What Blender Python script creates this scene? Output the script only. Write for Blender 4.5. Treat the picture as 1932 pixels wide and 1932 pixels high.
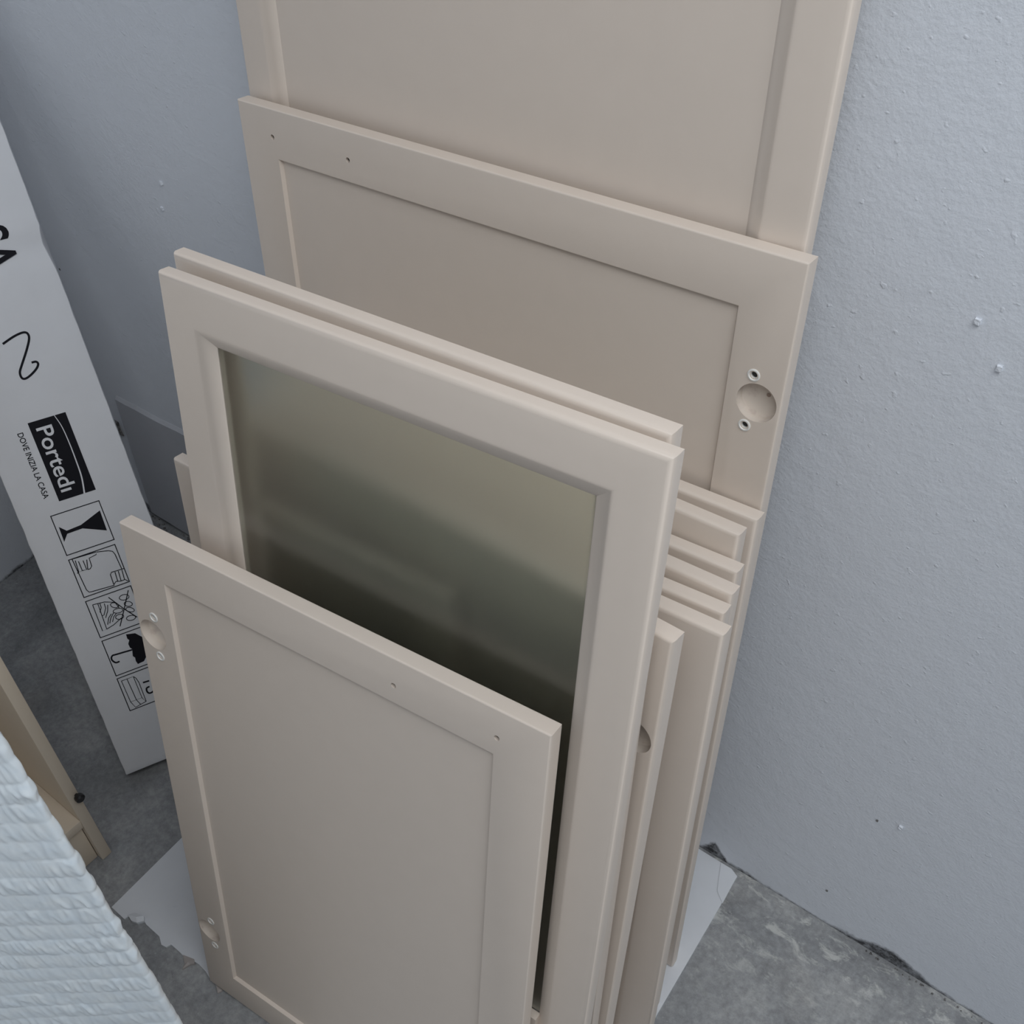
import bpy, bmesh, math, random
from mathutils import Vector, Matrix, noise

C = bpy.context.scene.collection
for o in list(bpy.data.objects):
    bpy.data.objects.remove(o)

# ------------------------------------------------------------------ camera, sky, lamps, exposure
BLOBS=[[0.8073, 1.0525], [0.8352, 1.0151], [0.8654, 0.3132], [-0.7534, 0.6179], [-0.3433, 0.8878], [-0.3603, 0.843], [0.8335, 0.0879], [0.8945, 0.3266]]
CAM_LOC=(0.96694, -0.81942, 1.55052)
CAM_ROT=[[0.795347, -0.383354, 0.469535], [0.604206, 0.563451, -0.563435], [-0.048565, 0.731822, 0.679763]]
F_PX=1961.169
CY=-5.991
DOORS={'A': [-0.01083, -0.16377, 0.00351, 0.08654, 0.6844, 1.67363], 'B': [-0.0, -0.18701, 0.01036, 0.08655, 0.68726, 1.10946], 'C1': [0.09907, -0.2228, 0.04098, 0.08502, 0.59638, 0.8545], 'C2': [0.08275, -0.25683, 0.01518, 0.10217, 0.60871, 0.86182], 'C3': [0.11056, -0.29606, 0.05049, 0.10223, 0.59657, 0.83657], 'C4': [0.10885, -0.31542, 0.02762, 0.10304, 0.60707, 0.84155], 'C5': [0.12656, -0.35719, 0.06729, 0.10276, 0.59678, 0.83509], 'C6': [0.12352, -0.37603, 0.04831, 0.1022, 0.61222, 0.84314], 'C7': [0.09819, -0.41854, -0.03232, 0.12768, 0.61487, 0.89155], 'F': [0.1007, -0.46818, 0.0462, 0.12807, 0.39435, 0.82024], 'D1': [0.20039, -0.48398, 0.04962, 0.1232, 0.50753, 1.10092], 'D2': [0.21934, -0.56361, 0.06589, 0.16968, 0.50814, 1.10667], 'E': [0.15122, -0.61527, 0.08619, 0.18223, 0.52438, 0.83205]}
BOX=[[-0.23192, -0.46929, 0.0225], [0.44633, 0.89487, 0.0], [-0.4049, 0.20195, 0.89178]]
PRINT={'two': [(760, 7475), (946, 7539), (1087, 7561), (1147, 7531), (1142, 7449), (1052, 7301), (906, 7103), (838, 7002), (832, 6915), (877, 6886), (971, 6917), (1079, 6984), (1129, 7046), (1111, 7089), (1047, 7093)], 'logo': [(663, 6228), (1259, 6217), (1226, 4892), (660, 4901)], 'swoosh': [(1069, 6230), (1114, 6023), (1128, 5741), (1125, 5438), (1111, 5159), (1058, 4886)], 'textP': [(746, 6103), (976, 6110), (944, 5027), (745, 5014), (911, 5027)], 'tag': [(460, 6101), (549, 6117), (554, 5022), (482, 5001)], 'A': [(1231, 8831), (1420, 8740), (1163, 8651)], 'Sarc': [(1386, 9245), (1427, 9194), (1424, 9123), (1377, 9062), (1312, 9048)], 'f1': [(452, 4714), (1231, 4704), (1215, 4017), (467, 4017)], 'glass': [(1183, 4552), (1172, 4199), (837, 4360), (590, 4354), (502, 4243), (511, 4505), (602, 4405), (833, 4422)], 'f2': [(462, 3943), (1209, 3924), (1200, 3248), (456, 3259)], 'hands': [[(512, 3931), (539, 3365), (564, 3312), (611, 3304), (968, 3279)], [(512, 3931), (893, 3915), (882, 3874), (760, 3854), (750, 3716), (715, 3680), (675, 3680)], [(549, 3893), (533, 3685), (591, 3693), (590, 3862)], [(591, 3693), (659, 3686), (659, 3850)], [(675, 3680), (717, 3845)], [(533, 3685), (502, 3678)], [(897, 3913), (1077, 3869), (1133, 3836), (1152, 3779), (1166, 3498)], [(1166, 3498), (1203, 3496)], [(1166, 3498), (997, 3505), (969, 3473), (961, 3292)], [(1050, 3492), (1037, 3328)], [(1104, 3489), (1088, 3318)], [(1162, 3486), (1146, 3315)], [(961, 3292), (1009, 3331), (1081, 3311), (1154, 3312), (1191, 3267)]], 'f3': [(456, 3184), (1203, 3171), (1194, 2478), (458, 2530)], 'hook': [[(1139, 3120), (970, 2836), (808, 2574)], [(809, 3118), (970, 2836), (1113, 2623)], [(539, 3087), (529, 2601), (600, 2608), (620, 3080), (539, 3087)], [(539, 3087), (723, 3066), (875, 3000), (904, 2876)], [(651, 3067), (647, 2993), (599, 2922)], [(714, 3042), (706, 2956), (642, 2854), (612, 2853)], [(755, 3000), (719, 2899), (650, 2799)], [(600, 2608), (728, 2638), (878, 2706)], [(639, 2675), (693, 2781), (757, 2833)], [(677, 2685), (725, 2768), (800, 2841)], [(725, 2691), (776, 2773), (836, 2813)], [(1114, 3015), (1103, 2996), (1079, 2983), (1047, 2978), (1013, 2984), (984, 2998), (966, 3018), (961, 3039), (972, 3058), (996, 3071), (1028, 3076), (1062, 3070), (1091, 3056), (1109, 3037), (1114, 3015)], [(1117, 2864), (1103, 2850), (1081, 2846), (1055, 2850), (1029, 2864), (1010, 2884), (1000, 2906), (1002, 2926), (1015, 2940), (1038, 2945), (1064, 2940), (1090, 2926), (1109, 2906), (1119, 2884), (1117, 2864)], [(906, 2916), (891, 2904), (869, 2901), (843, 2909), (819, 2926), (802, 2947), (795, 2970), (798, 2990), (813, 3002), (835, 3005), (861, 2997), (884, 2981), (902, 2959), (909, 2936), (906, 2916)], [(946, 2831), (935, 2815), (912, 2804), (880, 2801), (846, 2807), (817, 2820), (799, 2837), (794, 2856), (804, 2872), (828, 2882), (859, 2885), (893, 2880), (922, 2867), (941, 2850), (946, 2831)], [(1110, 2750), (1096, 2740), (1073, 2739), (1046, 2749), (1021, 2767), (1001, 2789), (992, 2812), (994, 2830), (1008, 2840), (1031, 2840), (1058, 2831), (1083, 2813), (1103, 2791), (1112, 2768), (1110, 2750)], [(922, 2724), (913, 2706), (893, 2695), (866, 2690), (838, 2695), (813, 2708), (798, 2725), (795, 2745), (804, 2762), (824, 2774), (851, 2778), (879, 2774), (903, 2761), (919, 2744), (922, 2724)], [(1091, 2636), (1080, 2619), (1058, 2607), (1028, 2604), (995, 2609), (968, 2622), (950, 2641), (946, 2661), (956, 2678), (978, 2690), (1009, 2693), (1041, 2688), (1069, 2675), (1086, 2656), (1091, 2636)]], 'f4': [(458, 2452), (1210, 2424), (1198, 1743), (459, 1803)], 'umb': [(848, 2407), (989, 2369), (1069, 2267), (1074, 2102), (1038, 1931), (956, 1846), (848, 1837), (835, 1899), (845, 1961), (820, 2003), (841, 2081), (855, 2120), (829, 2158), (825, 2233), (862, 2291), (842, 2325)], 'umbh': [(596, 1996), (535, 1998), (497, 2052), (497, 2104), (531, 2137), (583, 2133), (852, 2111)], 'f5': [(452, 1732), (989, 1704), (980, 1089), (455, 1098)], 'pack': [[(505, 1655), (706, 1653), (708, 1237), (515, 1242), (505, 1655)], [(598, 1655), (613, 1236)], [(706, 1653), (735, 1614), (753, 1520), (749, 1148), (708, 1237)], [(749, 1148), (555, 1116), (515, 1242)], [(613, 1236), (648, 1134)]], 'five': [[(812, 1488), (917, 1480)], [(834, 1376), (820, 1323), (838, 1272), (889, 1265), (942, 1301)], [(834, 1376), (887, 1380)]], 'torn': [(-0.0668, -0.6316), (-0.0503, -0.6308), (-0.0345, -0.6309), (-0.0332, -0.6239), (-0.0211, -0.6266), (-0.0095, -0.6237), (-0.0037, -0.6149), (0.0011, -0.616), (0.015, -0.6162), (0.0334, -0.6162), (0.0464, -0.6227), (0.0556, -0.6208), (0.0582, -0.6136), (0.0774, -0.6133), (0.0876, -0.6137), (0.1029, -0.6103), (0.1164, -0.6083), (0.1329, -0.6089), (0.146, -0.6121), (0.1598, -0.612)], 'scrap1': [(0.0865, -0.6132), (0.106, -0.6076), (0.1121, -0.6114), (0.1069, -0.6164), (0.1033, -0.628), (0.0993, -0.6207)], 'scrap2': [(0.1606, -0.6126), (0.176, -0.6126), (0.1767, -0.6146), (0.1735, -0.6198)], 'curl': [(-0.0332, -0.6239), (-0.0244, -0.6148), (-0.0091, -0.6106), (-0.0037, -0.6149), (-0.0095, -0.6237), (-0.0211, -0.6266)]}

scn = bpy.context.scene
cam_data = bpy.data.cameras.new('camera')
cam = bpy.data.objects.new('camera', cam_data)
C.objects.link(cam)
cam_data.sensor_width = 36.0
cam_data.lens = 36.0 * F_PX / 1932.0
cam_data.shift_y = CY / 1932.0
cam_data.clip_start = 0.02
cam.matrix_world = Matrix.Translation(CAM_LOC) @ Matrix(CAM_ROT).to_4x4()
scn.camera = cam
scn.view_settings.view_transform = 'Standard'
scn.view_settings.look = 'None'
scn.view_settings.gamma = 1.0
scn.view_settings.use_curve_mapping = False
scn.view_settings.exposure = 0.0

world = bpy.data.worlds.new('overcast_sky')
scn.world = world
world.use_nodes = True
bg = world.node_tree.nodes['Background']
bg.inputs['Color'].default_value = (0.86, 0.93, 1.0, 1)
bg.inputs['Strength'].default_value = 0.48


def area_lamp(name, loc, target, sx, sy, energy, color):
    d = bpy.data.lights.new(name, 'AREA')
    d.shape = 'RECTANGLE'
    d.size, d.size_y, d.energy, d.color = sx, sy, energy, color
    o = bpy.data.objects.new(name, d)
    C.objects.link(o)
    o.location = loc
    o.rotation_euler = (Vector(target) - Vector(loc)).to_track_quat('-Z', 'Y').to_euler()
    return o


# added soft lamp, out of view under the ceiling, for light from above
area_lamp('overhead_soft_lamp', (1.32, -0.76, 2.64), (0.85, -0.40, 0.5), 1.5, 1.1, 35.0, (0.95, 0.98, 1.0))


# ------------------------------------------------------------------ materials
def mat(name, color, rough=0.5, **kw):
    m = bpy.data.materials.new(name)
    m.use_nodes = True
    b = m.node_tree.nodes['Principled BSDF']
    b.inputs['Base Color'].default_value = (*color, 1)
    b.inputs['Roughness'].default_value = rough
    for k, v in kw.items():
        b.inputs[k.replace('_', ' ')].default_value = v
    return m


class N:
    """small node-tree helper"""
    def __init__(self, m):
        self.t = m.node_tree
        self.b = self.t.nodes['Principled BSDF']

    def n(self, kind, **kw):
        x = self.t.nodes.new(kind)
        for k, v in kw.items():
            if hasattr(x, k):
                setattr(x, k, v)
            else:
                x.inputs[k].default_value = v
        return x

    def l(self, a, b):
        self.t.links.new(a, b)

    def noise(self, scale, detail=4, rough=0.55, coord=None, dist=0.0):
        x = self.n('ShaderNodeTexNoise', Scale=scale, Detail=detail, Roughness=rough, Distortion=dist)
        if coord is not None:
            self.l(coord, x.inputs['Vector'])
        return x.outputs['Fac']

    def ramp(self, fac, stops):
        r = self.n('ShaderNodeValToRGB')
        el = r.color_ramp.elements
        while len(el) < len(stops):
            el.new(0.5)
        for e_, (p_, c_) in zip(el, stops):
            e_.position = p_
            e_.color = (*c_, 1) if len(c_) == 3 else c_
        self.l(fac, r.inputs['Fac'])
        return r.outputs['Color']

    def mix(self, fac, a, b, mode='MIX'):
        x = self.n('ShaderNodeMix', data_type='RGBA', blend_type=mode)
        for s, v in ((0, fac), (6, a), (7, b)):
            if isinstance(v, (int, float)):
                x.inputs[s].default_value = v
            elif isinstance(v, tuple):
                x.inputs[s].default_value = (*v, 1)
            else:
                self.l(v, x.inputs[s])
        return x.outputs[2]

    def math(self, op, a, b=0.0, clamp=False):
        x = self.n('ShaderNodeMath', operation=op, use_clamp=clamp)
        for s, v in ((0, a), (1, b)):
            if isinstance(v, (int, float)):
                x.inputs[s].default_value = v
            else:
                self.l(v, x.inputs[s])
        return x.outputs[0]

    def bump(self, height, strength=0.2, dist=0.002):
        x = self.n('ShaderNodeBump', Strength=strength, Distance=dist)
        self.l(height, x.inputs['Height'])
        self.l(x.outputs['Normal'], self.b.inputs['Normal'])

    def pos(self):
        return self.n('ShaderNodeNewGeometry').outputs['Position']

    def obj(self):
        return self.n('ShaderNodeTexCoord').outputs['Object']


def cream(name, base, rough=0.42):
    m = mat(name, base, rough)
    k = N(m)
    f = k.noise(38, 3, 0.5, k.obj())
    k.l(k.ramp(f, [(0.3, tuple(c * 0.985 for c in base)), (0.7, base)]), k.b.inputs['Base Color'])
    k.bump(k.noise(700, 2, 0.5, k.obj()), 0.03, 0.0005)
    return m


M = {}
M['cream'] = cream('cream_door_lacquer', (0.705, 0.612, 0.530))
M['cup'] = mat('raw_board_in_cup', (0.66, 0.58, 0.51), 0.5)
k = N(M['cup'])
k.l(k.ramp(k.noise(60, 4, 0.6, k.obj()), [(0.28, (0.54, 0.45, 0.40)), (0.45, (0.68, 0.60, 0.525))]), k.b.inputs['Base Color'])
M['insert'] = mat('white_plastic_insert', (0.80, 0.78, 0.74), 0.35)
M['black'] = mat('black_plastic_and_hole_shade', (0.012, 0.012, 0.013), 0.4)  # black knob plastic, also the shade put inside drilled holes
M['pilot'] = mat('bare_fibre_dimple', (0.36, 0.27, 0.22), 0.8)
M['ink'] = mat('black_print', (0.010, 0.010, 0.014), 0.7, Specular_IOR_Level=0.15)
M['paperwhite'] = mat('unprinted_white', (0.72, 0.725, 0.75), 0.7)
M['carcass'] = cream('carcass_melamine', (0.70, 0.60, 0.48), 0.5)

M['glass'] = mat('satin_glass', (0.975, 1.0, 0.94), 0.24, Transmission_Weight=1.0, IOR=1.45, Specular_IOR_Level=0.35)
k = N(M['glass'])

# painted plaster
def plaster(name, base, stain=True):
    m = mat(name, base, 0.75)
    k = N(m)
    p = k.pos()
    col = k.ramp(k.noise(2.2, 4, 0.6, p), [(0.3, tuple(c * 0.955 for c in base)), (0.7, base)])
    if stain:
        sep = k.n('ShaderNodeSeparateXYZ')
        k.l(p, sep.inputs[0])
        z, x = sep.outputs[2], sep.outputs[0]
        # grime along the skirting, higher at one chipped stretch and behind the corner
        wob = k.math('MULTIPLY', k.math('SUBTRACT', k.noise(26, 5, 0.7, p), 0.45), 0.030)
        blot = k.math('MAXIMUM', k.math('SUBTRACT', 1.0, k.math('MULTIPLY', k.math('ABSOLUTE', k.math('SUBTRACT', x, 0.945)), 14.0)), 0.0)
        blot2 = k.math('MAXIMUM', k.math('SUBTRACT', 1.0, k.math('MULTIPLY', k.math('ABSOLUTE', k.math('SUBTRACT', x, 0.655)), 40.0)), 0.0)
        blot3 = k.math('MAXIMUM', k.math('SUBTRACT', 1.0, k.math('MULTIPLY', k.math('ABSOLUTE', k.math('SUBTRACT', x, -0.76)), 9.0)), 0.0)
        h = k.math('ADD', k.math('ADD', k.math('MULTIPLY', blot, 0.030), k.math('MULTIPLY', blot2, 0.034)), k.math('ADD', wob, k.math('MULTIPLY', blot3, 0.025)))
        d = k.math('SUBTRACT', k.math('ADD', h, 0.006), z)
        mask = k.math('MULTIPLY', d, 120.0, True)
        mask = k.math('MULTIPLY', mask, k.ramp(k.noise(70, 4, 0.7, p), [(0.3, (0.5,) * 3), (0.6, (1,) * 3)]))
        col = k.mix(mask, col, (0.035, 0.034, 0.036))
        # faint scuffs
        sc = k.ramp(k.noise(9, 6, 0.75, p, 0.6), [(0.66, (0,) * 3), (0.74, (1,) * 3)])
        col = k.mix(k.math('MULTIPLY', sc, 0.10), col, (0.25, 0.25, 0.26))
    k.l(col, k.b.inputs['Base Color'])
    fine = k.noise(210, 3, 0.6, p)
    coarse = k.noise(34, 5, 0.62, p)
    spots = k.ramp(k.noise(95, 2, 0.5, p), [(0.66, (0,) * 3), (0.74, (1,) * 3)])
    hsum = k.math('ADD', k.math('ADD', k.math('MULTIPLY', fine, 0.35), k.math('MULTIPLY', coarse, 0.9)), k.math('MULTIPLY', spots, 0.28))
    k.bump(hsum, 0.55, 0.0026)
    return m


M['wall'] = plaster('painted_plaster', (0.735, 0.762, 0.812))
M['ledge'] = plaster('plaster_patch', (0.50, 0.51, 0.545), False)
M['rubble'] = mat('dirty_plaster_rubble', (0.23, 0.22, 0.21), 0.9)
k = N(M['rubble'])
k.l(k.ramp(k.noise(90, 5, 0.7, k.pos()), [(0.35, (0.06, 0.055, 0.055)), (0.65, (0.33, 0.32, 0.31))]), k.b.inputs['Base Color'])
k.bump(k.noise(160, 4, 0.7, k.pos()), 0.8, 0.004)

# rough concrete floor
M['floor'] = mat('raw_concrete', (0.2, 0.2, 0.2), 0.75)
k = N(M['floor'])
p = k.pos()
base = k.ramp(k.noise(7, 7, 0.68, p, 0.5), [(0.28, (0.20, 0.205, 0.213)), (0.5, (0.31, 0.315, 0.32)), (0.72, (0.45, 0.45, 0.445))])
fine = k.ramp(k.noise(95, 5, 0.7, p), [(0.3, (0.72,) * 3), (0.7, (1.15,) * 3)])
col = k.mix(1.0, base, fine, 'MULTIPLY')
# pale lime splashes, mostly along the wall
sep = k.n('ShaderNodeSeparateXYZ')
k.l(p, sep.inputs[0])
near = k.math('ADD', k.math('MULTIPLY', sep.outputs[1], 6.0), 1.35, True)
mp = k.n('ShaderNodeMapping')
mp.inputs['Scale'].default_value = (1.0, 2.0, 1.0)
mp.inputs['Rotation'].default_value = (0, 0, 0.5)
k.l(p, mp.inputs['Vector'])
spl = k.ramp(k.noise(22, 6, 0.72, mp.outputs[0], 0.4), [(0.53, (0,) * 3), (0.64, (1,) * 3)])
spl = k.math('MULTIPLY', k.math('MULTIPLY', spl, near), 0.75)
col = k.mix(spl, col, (0.62, 0.62, 0.59))
spk = k.ramp(k.noise(120, 2, 0.5, p), [(0.70, (0,) * 3), (0.76, (1,) * 3)])
col = k.mix(k.math('MULTIPLY', spk, 0.35), col, (0.6, 0.6, 0.6))
scr = k.ramp(k.noise(13, 7, 0.75, p, 1.2), [(0.30, (1,) * 3), (0.40, (0,) * 3)])
col = k.mix(k.math('MULTIPLY', scr, 0.5), col, (0.14, 0.14, 0.15))
brn = k.ramp(k.noise(5, 3, 0.6, p), [(0.55, (0,) * 3), (0.75, (1,) * 3)])
col = k.mix(k.math('MULTIPLY', brn, 0.35), col, (0.30, 0.265, 0.225))
k.l(col, k.b.inputs['Base Color'])
k.bump(k.math('ADD', k.noise(60, 6, 0.7, p), k.math('MULTIPLY', k.noise(300, 3, 0.6, p), 0.5)), 0.45, 0.003)

# white board carton and floor sheet
def carton(name, base):
    m = mat(name, base, 0.6)
    k = N(m)
    f = k.ramp(k.noise(11, 5, 0.6, k.obj()), [(0.3, tuple(c * 0.94 for c in base)), (0.7, base)])
    sm = k.ramp(k.noise(24, 5, 0.75, k.obj(), 0.4), [(0.68, (0,) * 3), (0.80, (1,) * 3)])
    k.l(k.mix(k.math('MULTIPLY', sm, 0.25), f, (0.26, 0.26, 0.27)), k.b.inputs['Base Color'])
    k.bump(k.noise(55, 4, 0.6, k.obj()), 0.10, 0.001)
    return m


M['carton'] = carton('white_cardboard', (0.72, 0.725, 0.75))
M['sheet'] = carton('white_floor_board', (0.74, 0.755, 0.785))
M['torn'] = mat('torn_board_core', (0.42, 0.38, 0.36), 0.9)
M['foam'] = mat('bubble_film', (0.76, 0.81, 0.86), 0.24, Specular_IOR_Level=0.75)
k = N(M['foam'])
k.l(k.ramp(k.noise(45, 4, 0.6, k.obj()), [(0.3, (0.80, 0.88, 0.94)), (0.7, (0.90, 0.95, 0.97))]), k.b.inputs['Base Color'])


# ------------------------------------------------------------------ builders
def tag(o, label, cat, group=None):
    o['label'] = label
    o['category'] = cat
    if group:
        o['group'] = group
    return o


def thing(name, label, cat, mw, group=None):
    o = bpy.data.objects.new(name, None)
    o.empty_display_size = 0.05
    C.objects.link(o)
    o.matrix_world = mw
    return tag(o, label, cat, group)


def mesh_obj(name, verts, faces, material, parent=None, smooth=None):
    me = bpy.data.meshes.new(name)
    me.from_pydata([tuple(v) for v in verts], [], faces)
    bm = bmesh.new()
    bm.from_mesh(me)
    bmesh.ops.recalc_face_normals(bm, faces=bm.faces)
    bm.to_mesh(me)
    bm.free()
    if smooth:
        me.shade_smooth()
        me.set_sharp_from_angle(angle=math.radians(smooth))
    me.materials.append(material)
    o = bpy.data.objects.new(name, me)
    C.objects.link(o)
    if parent:
        o.parent = parent
    return o


def box_geo(lo, hi, V=None, F=None):
    V = [] if V is None else V
    F = [] if F is None else F
    b = len(V)
    for z in (lo[2], hi[2]):
        for y in (lo[1], hi[1]):
            for x in (lo[0], hi[0]):
                V.append((x, y, z))
    for q in ((0, 1, 3, 2), (4, 5, 7, 6), (0, 1, 5, 4), (2, 3, 7, 6), (0, 2, 6, 4), (1, 3, 7, 5)):
        F.append(tuple(b + i for i in q))
    return V, F


def bevel_box(name, lo, hi, r, material, parent=None, seg=2):
    V, F = box_geo(lo, hi)
    o = mesh_obj(name, V, F, material, parent)
    bm = bmesh.new()
    bm.from_mesh(o.data)
    bmesh.ops.bevel(bm, geom=list(bm.edges), offset=r, segments=seg, profile=0.5, affect='EDGES')
    bm.to_mesh(o.data)
    bm.free()
    o.data.shade_smooth()
    o.data.set_sharp_from_angle(angle=math.radians(50))
    return o


def structure(o):
    o['kind'] = 'structure'
    return o


def rect_ring(W, H, prof, qb=0.0):
    """closed profile (inset, depth) swept round a W x H rectangle with mitred corners; local x = u, y = depth, z = v"""
    V, F = [], []
    for q, w in prof:
        V += [(q, w, q), (W - q, w, q), (W - q, w, H - q), (q, w, H - q)]
    n = len(prof)
    for i in range(n):
        j = (i + 1) % n
        for c in range(4):
            d = (c + 1) % 4
            F.append((i * 4 + c, i * 4 + d, j * 4 + d, j * 4 + c))
    return V, F


def cyl_geo(u, v, r, w0, w1, seg=40):
    V, F = [], []
    for w in (w0, w1):
        for i in range(seg):
            a = 2 * math.pi * i / seg
            V.append((u + r * math.cos(a), w, v + r * math.sin(a)))
    for i in range(seg):
        j = (i + 1) % seg
        F.append((i, j, seg + j, seg + i))
    F.append(tuple(range(seg)))
    F.append(tuple(range(seg, 2 * seg)))
    return V, F


def drill(o, holes):
    """subtract round recesses (u, v, r, depth) from the front of a frame"""
    V, F = [], []
    for u, v, r, dep in holes:
        a, b = cyl_geo(u, v, r, -0.01, dep, 48 if r > 0.01 else 24)
        k0 = len(V)
        V += a
        F += [tuple(i + k0 for i in f) for f in b]
    cut = mesh_obj('cutter', V, F, M['cup'])
    md = o.modifiers.new('drill', 'BOOLEAN')
    md.operation, md.object, md.solver = 'DIFFERENCE', cut, 'EXACT'
    cut.parent = None
    mw = o.matrix_world.copy()
    par = o.parent
    o.parent = None
    o.matrix_world = Matrix()
    dg = bpy.context.evaluated_depsgraph_get()
    dg.update()
    me = bpy.data.meshes.new_from_object(o.evaluated_get(dg))
    o.modifiers.clear()
    o.data = me
    o.parent = par
    bpy.data.objects.remove(cut)
    me.shade_smooth()
    me.set_sharp_from_angle(angle=math.radians(35))


def cup_liner(u, v, r, dep, parent):
    """thin raw-board lining of a hinge cup: wall and floor"""
    seg = 48
    V, F = [], []
    for rr, w in ((r - 0.0001, 0.0012), (r - 0.0002, dep - 0.0008), (r - 0.0012, dep - 0.0002), (0.0, dep - 0.0002)):
        for i in range(seg):
            a = 2 * math.pi * i / seg
            V.append((u + rr * math.cos(a), w, v + rr * math.sin(a)))
    for q in range(2):
        for i in range(seg):
            j = (i + 1) % seg
            F.append((q * seg + i, q * seg + j, (q + 1) * seg + j, (q + 1) * seg + i))
    F.append(tuple(2 * seg + i for i in range(seg)))
    V = V[:3 * seg]
    return mesh_obj('hinge_cup', V, F, M['cup'], parent, 40)


def insert(u, v, parent):
    """white plastic screw insert: collar ring with a black plug as the shade in its hole"""
    seg = 24
    V, F = [], []
    for rr, w in ((0.0063, 0.002), (0.0063, -0.0006), (0.0057, -0.0010), (0.0047, -0.0010), (0.0040, 0.0004), (0.0031, 0.0012), (0.0031, 0.006)):
        for i in range(seg):
            a = 2 * math.pi * i / seg
            V.append((u + rr * math.cos(a), w, v + rr * math.sin(a)))
    for q in range(6):
        for i in range(seg):
            j = (i + 1) % seg
            F.append((q * seg + i, q * seg + j, (q + 1) * seg + j, (q + 1) * seg + i))
    o = mesh_obj('screw_insert', V, F, M['insert'], parent, 40)
    V, F = cyl_geo(u, v, 0.0033, 0.0030, 0.0085, 16)
    h = mesh_obj('insert_hole_shade', V, F, M['black'], o, 40)  # black plug stands in for the shade down the insert hole
    return o


T = 0.018
S_IN, G_IN, M_IN = 0.0563, 0.0589, 0.0417


def door_matrix(key):
    x, y, ps, th, W, H = DOORS[key]
    ex = Vector((math.cos(ps), math.sin(ps), 0))
    ey = Vector((-math.sin(ps), math.cos(ps), 0))
    z = Vector((0, 0, 1))
    up = ey * math.sin(th) + z * math.cos(th)
    dp = ey * math.cos(th) - z * math.sin(th)
    O = Vector((x, y, 0.003 + T * math.sin(th)))
    m = Matrix((ex, dp, up)).transposed().to_4x4()
    return Matrix.Translation(O) @ m, W, H


def round_edge(r, n=4):
    """front outer edge: from the side (0, r) round to the face (r, 0)"""
    return [(r - r * math.cos(math.pi / 2 * i / n), r - r * math.sin(math.pi / 2 * i / n)) for i in range(n + 1)]


def back_profile(r=0.0022):
    """inside face of a door: square rebate round a sunk panel"""
    s = S_IN
    return ([(0.0012, T), (0, T - 0.0012)] + round_edge(r) +
            [(s - 0.0012, 0), (s - 0.0004, 0.0003), (s, 0.001), (s + 0.0022, 0.0052), (s + 0.0022, T - 0.004), (s + 0.0022, T)])


def front_profile(r=0.0055):
    """outside face of a door: soft outer edge, long ogee slope down to the panel or glass"""
    m, g = M_IN, G_IN
    c = 0.0019       # the face falls away slightly towards the outer edge
    return ([(0.0012, T), (0, T - 0.0012)] + [(q, w + c) for q, w in round_edge(r, 5)] +
            [(m * 0.5, 0.0009), (m - 0.004, 0.0001), (m - 0.001, 0), (m + 0.0005, 0.0001), (m + 0.0017, 0.0005), (m + 0.0028, 0.0011), (m + 0.0045, 0.0020), (g - 0.0012, 0.0087), (g - 0.0003, 0.0092), (g, 0.0096),
             (g + 0.0002, 0.0125), (g + 0.0002, T)])


def cabinet_door(key, label, facing='front', name='cabinet_door', cat='cabinet door', holes=(), cups=(), inserts=(), soft=None, glass=False, rail=None, group=None):
    mw, W, H = door_matrix(key)
    root = thing(name, label, cat, mw, group)
    prof = back_profile(soft or 0.0022) if facing == 'back' else front_profile(soft or 0.0055)
    V, F = rect_ring(W, H, prof)
    fr = mesh_obj('frame', V, F, M['cream'], root, 40)
    cuts = [(u, v, 0.0029, 0.012) for u, v in holes] + [(u, v, 0.0034, 0.009) for u, v in inserts] + [(u, v, 0.0198, 0.012) for u, v in cups]
    if cuts:
        drill(fr, cuts)
    for u, v in cups:
        cup_liner(u, v, 0.0198, 0.012, root)
    if key == 'B':
        V, F = cyl_geo(cups[0][0] + 0.006, cups[0][1] + 0.005, 0.0021, 0.0116, 0.0125, 16)
        mesh_obj('pilot_mark', V, F, M['pilot'], root, 40)
    for u, v in holes:
        V, F = cyl_geo(u, v, 0.0028, 0.0035, 0.0118, 16)
        mesh_obj('handle_hole_shade', V, F, M['black'], root, 40)  # black cylinder painted in as the shade inside the handle hole
    for u, v in inserts:
        insert(u, v, root)
    q = S_IN + 0.0012 if facing == 'back' else G_IN - 0.0008
    if not glass:
        w0 = 0.0048 if facing == 'back' else 0.0094
        V, F = box_geo((q, w0, q), (W - q, 0.0145, H - q))
        mesh_obj('panel', V, F, M['cream'], root)
    else:
        q = G_IN - 0.0008
        if rail:
            V, F = box_geo((q, 0.0002, rail - 0.06), (W - q, T - 0.001, rail))
            r = mesh_obj('middle_rail', V, F, M['cream'], root)
            spans = ((q, rail - 0.06), (rail, H - q))
        else:
            spans = ((q, H - q),)
        for a, b in spans:
            V, F = box_geo((q, 0.0098, a), (W - q, 0.0138, b))
            mesh_obj('glass_pane', V, F, M['glass'], root)
    return root


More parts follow.
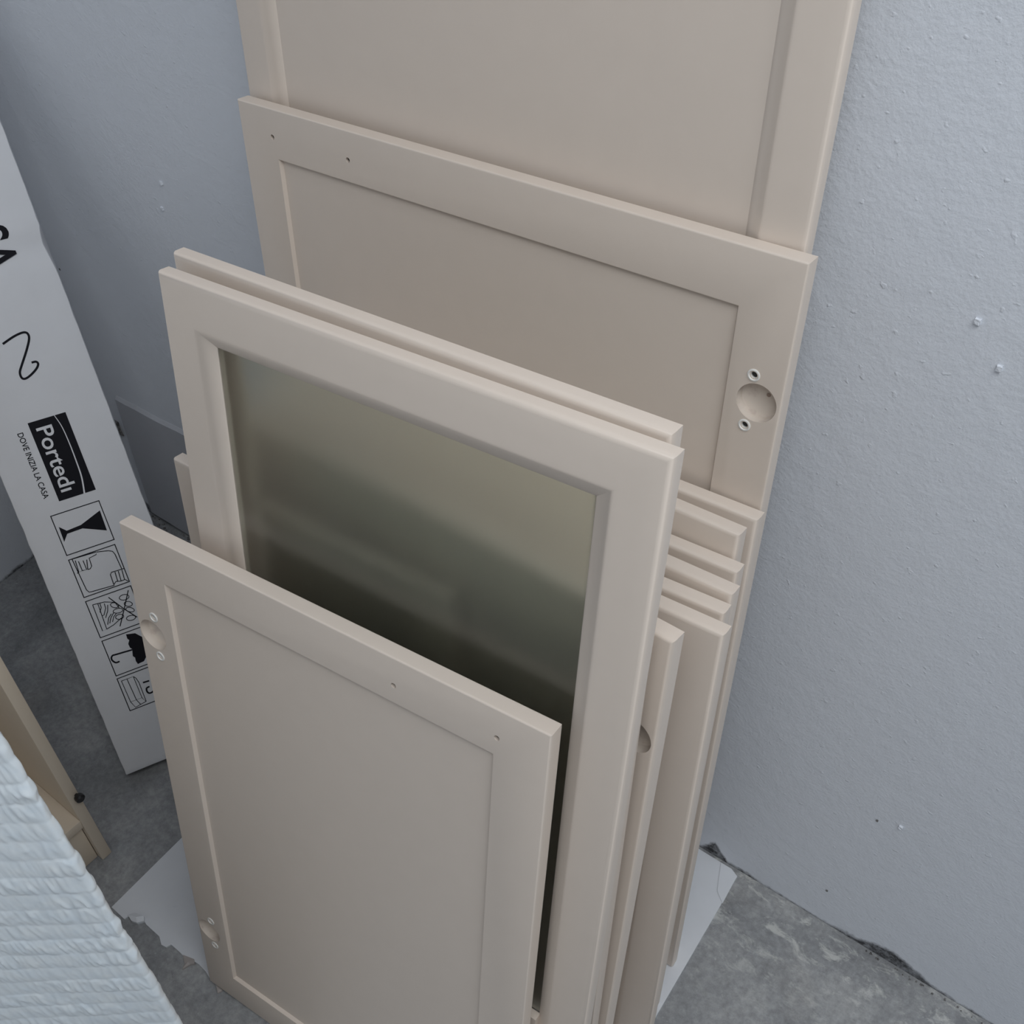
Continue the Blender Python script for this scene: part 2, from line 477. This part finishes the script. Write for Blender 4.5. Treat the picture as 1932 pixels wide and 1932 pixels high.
# ------------------------------------------------------------------ the setting
V, F = box_geo((-3.0, -4.5, -0.1), (4.2, 0.3, 0.0))
structure(mesh_obj('floor', V, F, M['floor']))
V, F = box_geo((-1.2, 0.0, 0.0), (4.2, 0.15, 2.7))
wall = structure(mesh_obj('wall_back', V, F, M['wall']))
a = math.radians(95)
lx, ly = math.cos(a), math.sin(a)
P = Vector((-0.862, -0.285))
A0 = P + Vector((lx, ly)) * 0.33
A1 = P - Vector((lx, ly)) * 4.2
nx = Vector((-ly, lx)) * 0.15
V = [(*q, z) for z in (0, 2.7) for q in (A0, A1, A1 + nx, A0 + nx)]
F = [(0, 1, 2, 3), (4, 5, 6, 7), (0, 1, 5, 4), (1, 2, 6, 5), (2, 3, 7, 6), (3, 0, 4, 7)]
structure(mesh_obj('wall_left', V, F, M['wall']))
V, F = box_geo((-1.4, -4.5, 2.7), (4.2, 0.15, 2.8))
structure(mesh_obj('ceiling', V, F, M['wall']))

# low patch of thicker render at the foot of the wall, its sloping upper lip catching the light
rnd = random.Random(4)
top, bot = [], []
xs = [-0.722 + 0.032 * i for i in range(42)]
V, F = [], []
for i, x in enumerate(xs):
    j = (rnd.random() - 0.5) * 0.004
    xe = x
    zt = 0.343 + 0.0002 * i + j
    # columns: foot front, lip front, lip back on the wall
    lean = -0.030 if i == 0 else 0.0
    V += [(xe + lean, -0.006, 0.012 + abs(j)), (xe, -0.006, zt - 0.004), (xe, -0.0005, zt + 0.003), (xe + lean, 0.001, 0.012), (xe, 0.001, zt + 0.003)]
for i in range(len(xs) - 1):
    b, c = i * 5, (i + 1) * 5
    F += [(b, c, c + 1, b + 1), (b + 1, c + 1, c + 2, b + 2), (b + 2, c + 2, c + 4, b + 4), (b + 4, c + 4, c + 3, b + 3), (b + 3, c + 3, c, b)]
F += [(0, 1, 2, 4, 3), tuple(len(V) - 5 + i for i in (0, 1, 2, 4, 3))]
ledge = structure(mesh_obj('trim_1', V, F, M['ledge']))

# broken plaster lump in the gap left of the patch
def lump(name, centre, size, seed, material, parent=None, sub=2):
    bm = bmesh.new()
    bmesh.ops.create_cube(bm, size=1)
    bmesh.ops.subdivide_edges(bm, edges=list(bm.edges), cuts=sub, use_grid_fill=True)
    for v in bm.verts:
        d = noise.noise_vector(v.co * 3.1 + Vector((seed, seed * 2, 0)))
        v.co = Vector((v.co.x * size[0], v.co.y * size[1], v.co.z * size[2])) + Vector((d.x * size[0], d.y * size[1], d.z * size[2])) * 0.22 + Vector(centre)
    me = bpy.data.meshes.new(name)
    bm.to_mesh(me)
    bm.free()
    me.materials.append(material)
    o = bpy.data.objects.new(name, me)
    C.objects.link(o)
    if parent:
        o.parent = parent
    return o


for i, (bx_, bz_) in enumerate(BLOBS):
    dark = i in (2, 3, 6)
    lump('nail_hole' if dark else 'plaster_blob', (bx_, -0.0002 if dark else -0.0008, bz_), (0.003, 0.0012, 0.004) if dark else (0.005, 0.004, 0.005), i + 5, M['rubble'] if dark else M['wall'], wall, 1)
lump('plaster_lump', (-0.795, -0.004, 0.245), (0.075, 0.016, 0.035), 3, M['rubble'], wall)
# crumbs of mortar lying in the joint at the foot of the wall
V, F = [], []
for i in range(70):
    x = rnd.uniform(-0.80, -0.52) if i < 45 else rnd.uniform(0.90, 1.10)
    s = rnd.uniform(0.0012, 0.004) * (1 if i < 45 else 0.6)
    z0 = 0.0005
    y = -rnd.uniform(0.004, 0.02 if i < 45 else 0.008)
    b = len(V)
    for dx, dy, dz in ((-1, -1, 0), (1, -0.8, 0), (0.9, 1, 0), (-0.8, 0.9, 0), (0.1, 0, 1.3)):
        V.append((x + dx * s * rnd.uniform(.6, 1), y + dy * s * rnd.uniform(.6, 1), z0 + dz * s))
    F += [(b, b + 1, b + 4), (b + 1, b + 2, b + 4), (b + 2, b + 3, b + 4), (b + 3, b, b + 4), (b, b + 3, b + 2, b + 1)]
cr = mesh_obj('mortar_crumbs', V, F, M['rubble'])
tag(cr, 'dark mortar crumbs lying along the foot of the wall', 'rubble')
cr['kind'] = 'stuff'

# ------------------------------------------------------------------ board on the floor under the doors
tp = PRINT['torn']
outline = [(-0.0671, -0.6307), (-0.0712, -0.4867), (-0.073, -0.300), (-0.076, -0.006), (0.690, -0.006), (0.7034, -0.012), (0.707, -0.12), (0.712, -0.279), (0.722, -0.52), (0.722, -0.60)]
edge = list(reversed(tp[1:]))
lx0 = edge[0]
for i in range(16):
    f = 1 - (i + 0.5) / 16
    outline.append((lx0[0] + (0.722 - lx0[0]) * f, -0.602 - 0.012 * rnd.random() * (1 if i % 2 else 0.3)))
outline += [tuple(q) for q in edge]
V = [(x, y, 0.0002) for x, y in outline] + [(x, y, 0.003) for x, y in outline]
n = len(outline)
F = [tuple(range(n)), tuple(range(n, 2 * n))] + [(i, (i + 1) % n, n + (i + 1) % n, n + i) for i in range(n)]
sheet = thing('floor_board', 'torn white cardboard sheet lying on the concrete under the leaning doors', 'cardboard', Matrix())
so = mesh_obj('sheet', V, F, M['sheet'], sheet)


def flap(poly, z0, z1, material, lift=0.0):
    n = len(poly)
    cx = sum(q[0] for q in poly) / n
    cy = sum(q[1] for q in poly) / n
    V = [(x, y, z0) for x, y in poly] + [(x, y, z1 + lift * (0.4 + 0.6 * ((i * 7) % 5) / 4)) for i, (x, y) in enumerate(poly)] + [(cx, cy, z1 + lift * 1.2)]
    F = [tuple(range(n))] + [(i, (i + 1) % n, n + (i + 1) % n, n + i) for i in range(n)] + [(n + i, n + (i + 1) % n, 2 * n) for i in range(n)]
    return mesh_obj('torn_flap', V, F, material, sheet)


flap(PRINT['scrap1'], 0.0003, 0.0025, M['torn'], 0.003)
flap(PRINT['scrap2'], 0.0003, 0.0025, M['torn'], 0.002)
flap(PRINT['curl'], 0.0005, 0.0040, M['sheet'], 0.006)
V = [(0.672, -0.0075, 0.0031), (0.7030, -0.0125, 0.0031), (0.7065, -0.065, 0.0031), (0.690, -0.052, 0.0045), (0.672, -0.0075, 0.0045), (0.7030, -0.0125, 0.0042), (0.7065, -0.065, 0.0042)]
F = [(0, 1, 2), (4, 3, 6, 5), (0, 1, 5, 4), (1, 2, 6, 5), (2, 3, 6), (0, 3, 4), (0, 2, 3)]
cf = mesh_obj('folded_corner', V, F, M['sheet'], sheet)

# ------------------------------------------------------------------ the doors
def W_(k):
    return DOORS[k][4]


def H_(k):
    return DOORS[k][5]


stack = 'cream cabinet doors stacked against the wall'
cabinet_door('A', 'tall cream panelled door at the very back, against the wall', 'front', 'tall_cabinet_door', group=stack)
cabinet_door('B', 'wide cream door with hinge cup at its right edge, leaning on the tall door', 'back',
             holes=((0.0511, H_('B') - 0.0318), (0.1666, H_('B') - 0.0318)),
             cups=((W_('B') - 0.0243, H_('B') - 0.1443),),
             inserts=((W_('B') - 0.0311, H_('B') - 0.1172), (W_('B') - 0.0319, H_('B') - 0.1715)), group=stack)
order = {'C1': 'widest of the low stack, right edge past the others',
         'C2': 'second from the wall in the low stack, right corner rounded and set inwards',
         'C3': 'third from the wall in the low stack, upper of four close top edges',
         'C4': 'fourth from the wall in the low stack, second of four close top edges',
         'C5': 'fifth from the wall in the low stack, third of four close top edges',
         'C6': 'sixth from the wall in the low stack, broad right stile in view'}
for key, txt in order.items():
    cabinet_door(key, 'cream door, ' + txt, 'front', soft=0.005, group=stack)
cabinet_door('C7', 'narrow cream door with half a hinge cup showing beside the glass door stile', 'back', soft=0.004,
             cups=((W_('C7') - 0.0245, 0.7605),), group=stack)
cabinet_door('F', 'low cream door, only its top left corner showing left of the glass doors', 'front', soft=0.004, group=stack)
cabinet_door('D1', 'rear of the two cream glazed doors, only its top edge showing', 'front', 'glass_cabinet_door', glass=True, group=stack)
cabinet_door('D2', 'front cream glazed door with greenish satin glass', 'front', 'glass_cabinet_door', glass=True, rail=0.352, group=stack)
cabinet_door('E', 'frontmost cream door with hinge cups along its left edge', 'back',
             holes=((0.3586, H_('E') - 0.0342), (0.4714, H_('E') - 0.0342)),
             cups=((0.0222, 0.6889), (0.0222, 0.1424)),
             inserts=((0.0288, 0.7173), (0.0283, 0.6605), (0.0294, 0.1705), (0.0291, 0.1143)), group=stack)

# ------------------------------------------------------------------ white carton leaning into the corner
BLp, BE, BLd = (Vector(v) for v in BOX)
BN = BE.cross(BLd) * -1.0          # out of the printed face
BN = BLd.cross(BE)
if BN.dot(Vector(CAM_LOC) - BLp) < 0:
    BN = -BN
# local x = across, y = into the carton, z = along
bm_ = Matrix((BE, -BN, BLd)).transposed().to_4x4()
carton_o = thing('carton', 'long white cardboard carton with black print leaning into the left corner', 'box', Matrix.Translation(BLp) @ bm_)
BW, BLEN, BT = 0.188, 1.34, 0.045
cb = bevel_box('carton_body', (0, 0, 0), (BW, BT, BLEN), 0.0015, M['carton'], carton_o)
# crushed notch on the right edge
bmx = bmesh.new()
bmx.from_mesh(cb.data)
es = [e_ for e_ in bmx.edges if abs(e_.verts[0].co.z - e_.verts[1].co.z) > 0.5]
bmesh.ops.subdivide_edges(bmx, edges=es, cuts=140)
for v in bmx.verts:
    d = abs(v.co.z - 0.872)
    if v.co.x > BW - 0.01 and v.co.y < 0.01:
        if d < 0.03:
            v.co.x -= 0.0055 * (1 - d / 0.03) ** 0.6
            v.co.y += 0.004 * (1 - d / 0.03)
        v.co.x += 0.0010 * noise.noise(Vector((v.co.z * 40, 0, 0)))
    if v.co.x < 0.01:
        v.co.x += 0.0010 * noise.noise(Vector((v.co.z * 40, 5, 0)))
bmx.to_mesh(cb.data)
bmx.free()
PY = -0.0004


def u(q):
    return Vector((q[0] / 1e4, PY, q[1] / 1e4))


def ribbon_geo(pts, w, V, F, y=PY):
    n = len(pts)
    b = len(V)
    for i, p_ in enumerate(pts):
        a_ = pts[max(i - 1, 0)]
        c_ = pts[min(i + 1, n - 1)]
        t = Vector((c_.x - a_.x, 0, c_.z - a_.z))
        if t.length < 1e-9:
            t = Vector((1, 0, 0))
        t.normalize()
        nn = Vector((-t.z, 0, t.x)) * w / 2
        V += [(p_.x + nn.x, y, p_.z + nn.z), (p_.x - nn.x, y, p_.z - nn.z)]
    for i in range(n - 1):
        F.append((b + 2 * i, b + 2 * i + 1, b + 2 * i + 3, b + 2 * i + 2))


def smooth_pts(pts, k=6):
    out = []
    n = len(pts)
    for i in range(n - 1):
        p0, p1, p2, p3 = pts[max(i - 1, 0)], pts[i], pts[i + 1], pts[min(i + 2, n - 1)]
        for j in range(k):
            t = j / k
            out.append(0.5 * ((2 * p1) + (p2 - p0) * t + (2 * p0 - 5 * p1 + 4 * p2 - p3) * t * t + (3 * p1 - p0 - 3 * p2 + p3) * t ** 3))
    out.append(pts[-1])
    return out


def rect_line(pts):
    """closed rectangle outline with squared corners"""
    return [list(x) for x in zip(pts, pts[1:] + pts[:1])]


def symbol(name, frame, lines=(), fills=(), thick=0.0015):
    V, F = [], []
    f = [u(q) for q in frame]
    # true rectangle from the four corners
    x0 = (f[0].x + f[3].x) / 2
    x1 = (f[1].x + f[2].x) / 2
    z1 = (f[0].z + f[1].z) / 2
    z0 = (f[2].z + f[3].z) / 2
    c = [Vector((x0, PY, z1)), Vector((x1, PY, z1)), Vector((x1, PY, z0)), Vector((x0, PY, z0))]
    e2 = thick / 2
    for a_, b_ in rect_line(c):
        d = (b_ - a_).normalized() * e2
        ribbon_geo([a_ - d, b_ + d], thick, V, F)
    for pts, th in lines:
        ribbon_geo(pts, th, V, F)
    for poly in fills:
        b = len(V)
        V += [tuple(q) for q in poly]
        F.append(tuple(range(b, b + len(poly))))
    return mesh_obj(name, V, F, M['ink'], carton_o)


symbol('fragile_symbol', PRINT['f1'], fills=[[u(q) for q in PRINT['glass']]])
symbol('handling_symbol', PRINT['f2'], lines=[([u(q) for q in l_], 0.0014) for l_ in PRINT['hands']])
symbol('warning_symbol', PRINT['f3'], lines=[([u(q) for q in l_], 0.0013 if i > 1 else 0.0016) for i, l_ in enumerate(PRINT['hook'])])
symbol('keep_dry_symbol', PRINT['f4'], lines=[(smooth_pts([u(q) for q in PRINT['umbh']]), 0.0028)], fills=[[u(q) for q in PRINT['umb']]])
symbol('stacking_symbol', PRINT['f5'], lines=[([u(q) for q in l_], 0.0012) for l_ in PRINT['pack']] + [(smooth_pts([u(q) for q in l_]), 0.0028) for l_ in PRINT['five']])
V, F = [], []
ribbon_geo(smooth_pts([u(q) for q in PRINT['two']], 8), 0.0034, V, F)
mesh_obj('handwritten_mark', V, F, M['ink'], carton_o)
# logo plate: black rectangle, white curved line
lx0, lx1, lz0, lz1 = 0.0662, 0.1243, 0.4897, 0.6222
mesh_obj('logo_plate', [(lx0, PY, lz0), (lx1, PY, lz0), (lx1, PY, lz1), (lx0, PY, lz1)], [(0, 1, 2, 3)], M['ink'], carton_o)
sw = smooth_pts([u(q) for q in PRINT['swoosh']], 6)
V, F = [], []
for i in range(len(sw) - 1):
    w = 0.0010 + 0.0016 * i / len(sw)
    ribbon_geo(sw[i:i + 2], w, V, F, PY - 0.0003)
mesh_obj('logo_line', V, F, M['paperwhite'], carton_o)


def text_mesh(name, body, x_base, x_top, z_start, z_end, material, y, bold=0.0, caps=None):
    """text reading down the carton: letter tops towards +x, lines running to -z, fitted to the given box"""
    cu = bpy.data.curves.new(name, 'FONT')
    cu.body = body
    cu.offset = bold
    cu.resolution_u = 4
    o = bpy.data.objects.new(name, cu)
    C.objects.link(o)
    dg = bpy.context.evaluated_depsgraph_get()
    dg.update()
    me = bpy.data.meshes.new_from_object(o.evaluated_get(dg))
    bpy.data.objects.remove(o)
    xs_ = [v.co.x for v in me.vertices]
    ys_ = [v.co.y for v in me.vertices]
    mnx, mxx = min(xs_), max(xs_)
    top_ = caps or max(ys_)
    for v in me.vertices:
        a_ = (v.co.x - mnx) / (mxx - mnx)
        b_ = v.co.y / top_
        v.co = (x_base + (x_top - x_base) * b_, y, z_start + (z_end - z_start) * a_)
    me.materials.append(material)
    t = bpy.data.objects.new(name, me)
    C.objects.link(t)
    t.parent = carton_o
    return t


text_mesh('logo_lettering', 'Ported\u0131', 0.0748, 0.0985, 0.6105, 0.5020, M['paperwhite'], PY - 0.0003, 0.012)
text_mesh('slogan_lettering', 'DOVE INIZIA LA CASA', 0.0463, 0.0550, 0.6110, 0.5005, M['ink'], PY, 0.012)
text_mesh('large_lettering', 'CASA', 0.0855, 0.1428, 0.996, 0.851, M['ink'], PY, 0.012)

# ------------------------------------------------------------------ cabinet carcass standing at the left
cx, cy0, th_ = -0.147, -0.571, 0.0175
carc = thing('shelf_unit', 'open beige shelf unit with recessed plinth standing on the floor at left', 'cabinet', Matrix.Translation((cx, cy0, 0)) @ Matrix.Rotation(math.radians(-1.0), 4, 'X'))
CWd, CDp, CHt = 0.50, 0.46, 0.84
bevel_box('side_panel', (-CDp, -th_, 0.001), (0, 0, CHt), 0.0008, M['carcass'], carc)
bevel_box('side_panel', (-CDp, -CWd, 0.001), (0, -CWd + th_, CHt), 0.0008, M['carcass'], carc)
bevel_box('bottom_shelf', (-CDp + 0.006, -CWd + th_, 0.100), (-0.001, -th_, 0.118), 0.0008, M['carcass'], carc)
bevel_box('top_panel', (-CDp + 0.006, -CWd + th_, CHt - 0.018), (-0.001, -th_, CHt), 0.0008, M['carcass'], carc)
bevel_box('back_panel', (-CDp, -CWd + th_, 0.1), (-CDp + 0.006, -th_, CHt), 0.0005, M['carcass'], carc)
bevel_box('plinth', (-0.029, -CWd + th_ + 0.001, 0.001), (-0.013, -th_ - 0.001, 0.0995), 0.0005, M['carcass'], carc)
# black knob screw on the front edge
V, F = [], []
seg = 20
for rr, xx in ((0.0030, -0.002), (0.0030, 0.004), (0.0068, 0.005), (0.0075, 0.008), (0.0072, 0.0125), (0.0050, 0.0145)):
    for i in range(seg):
        an = 2 * math.pi * i / seg
        V.append((xx, -0.004 + rr * math.cos(an), 0.176 + rr * math.sin(an)))
for q in range(5):
    for i in range(seg):
        j = (i + 1) % seg
        F.append((q * seg + i, q * seg + j, (q + 1) * seg + j, (q + 1) * seg + i))
F.append(tuple(5 * seg + i for i in range(seg)))
kn = mesh_obj('knob', V, F, M['black'], carc, 40)
kn['label'] = 'small black knob on the front edge'

# ------------------------------------------------------------------ bubble-wrapped panel, nearest the camera
FE = Vector((0.3624, -0.7230, 0.0))
FX = Vector((-0.766, -0.643, 0.0)).normalized()       # from the visible edge towards the left
FU = Vector((0.0125, 0.0105, 1.0)).normalized()
FX = (FX - FU * FX.dot(FU)).normalized()
FN = FU.cross(FX).normalized()                        # towards the camera
if FN.y > 0:
    FN = -FN
fw = thing('wrapped_panel', 'panel wrapped in crinkled whitish bubble film standing at bottom left', 'panel', Matrix.Translation(FE) @ Matrix((FX, -FN, FU)).transposed().to_4x4())
FW, FH, FT, RR = 0.38, 1.02, 0.009, 0.0042
# cross-section path (x, depth): back-right -> round right edge -> front -> round left edge -> back
sec = []
for i in range(7):
    an = math.pi / 2 * i / 6
    sec.append((RR - RR * math.cos(an - math.pi / 2 + math.pi / 2), 0))
sec = []
for i in range(8):
    an = math.pi / 2 * i / 7
    sec.append((RR - RR * math.sin(an), FT - RR + RR * math.cos(an)))
for i in range(1, 8):
    an = math.pi / 2 * i / 7
    sec.append((RR - RR * math.cos(an), RR - RR * math.sin(an)))
nf = 250
for i in range(1, nf):
    sec.append((RR + (FW - 2 * RR) * i / nf, 0.0))
for i in range(8):
    an = math.pi / 2 * i / 7
    sec.append((FW - RR + RR * math.sin(an), RR - RR * math.cos(an)))
for i in range(1, 8):
    an = math.pi / 2 * i / 7
    sec.append((FW - RR + RR * math.cos(an), FT - RR + RR * math.sin(an)))
ns = len(sec)
ctr = (FW / 2, FT / 2)
rows_pitch = 0.029
nz = 520
V, F = [], []
arc = [0.0]
for i in range(1, ns):
    arc.append(arc[-1] + math.hypot(sec[i][0] - sec[i - 1][0], sec[i][1] - sec[i - 1][1]))
nrm = []
for i in range(ns):
    a_, b_ = sec[max(i - 1, 0)], sec[min(i + 1, ns - 1)]
    tx, ty = b_[0] - a_[0], b_[1] - a_[1]
    ll = math.hypot(tx, ty) or 1
    nx_, ny_ = ty / ll, -tx / ll
    if (sec[i][0] - ctr[0]) * nx_ + (sec[i][1] - ctr[1]) * ny_ * 6 < 0:
        nx_, ny_ = -nx_, -ny_
    nrm.append((nx_, ny_))
for k_ in range(nz + 1):
    z = FH * k_ / nz
    for i in range(ns):
        s_ = arc[i]
        zz = z + 0.005 * noise.noise(Vector((s_ * 9, 0, z * 5))) - 0.02 * s_
        ph = (zz / rows_pitch) % 1.0
        row = math.floor(zz / rows_pitch)
        pillow = math.sin(math.pi * ph) ** 0.5
        patch = 0.35 + 0.65 * max(0.0, 0.5 + 1.3 * noise.noise(Vector((s_ * 14, row * 2.3, z * 9))))
        c1 = 1 - abs(noise.noise(Vector((s_ * 95 - z * 3, row * 3.7, z * 15)))) * 3.2
        c2 = 1 - abs(noise.noise(Vector((s_ * 170 - z * 5, row * 5.1 + 4, z * 34)))) * 3.0
        lump_ = noise.noise(Vector((s_ * 30, row * 1.7 + 9, z * 26)))
        soft_ = noise.noise(Vector((s_ * 5, 3, z * 5)))
        d = 0.00035 * pillow + (0.25 + 0.75 * pillow) * patch * (0.0013 * max(c1, 0.0) + 0.0011 * max(c2, 0.0) + 0.0006 * lump_) + 0.002 * soft_
        V.append((sec[i][0] + nrm[i][0] * d, sec[i][1] + nrm[i][1] * d, z))
for k_ in range(nz):
    b, c = k_ * ns, (k_ + 1) * ns
    for i in range(ns - 1):
        F.append((b + i, b + i + 1, c + i + 1, c + i))
    F.append((b + ns - 1, b, c, c + ns - 1))
F.append(tuple(range(ns)))
F.append(tuple(nz * ns + i for i in range(ns)))
wr = mesh_obj('bubble_wrap', V, F, M['foam'], fw, 60)
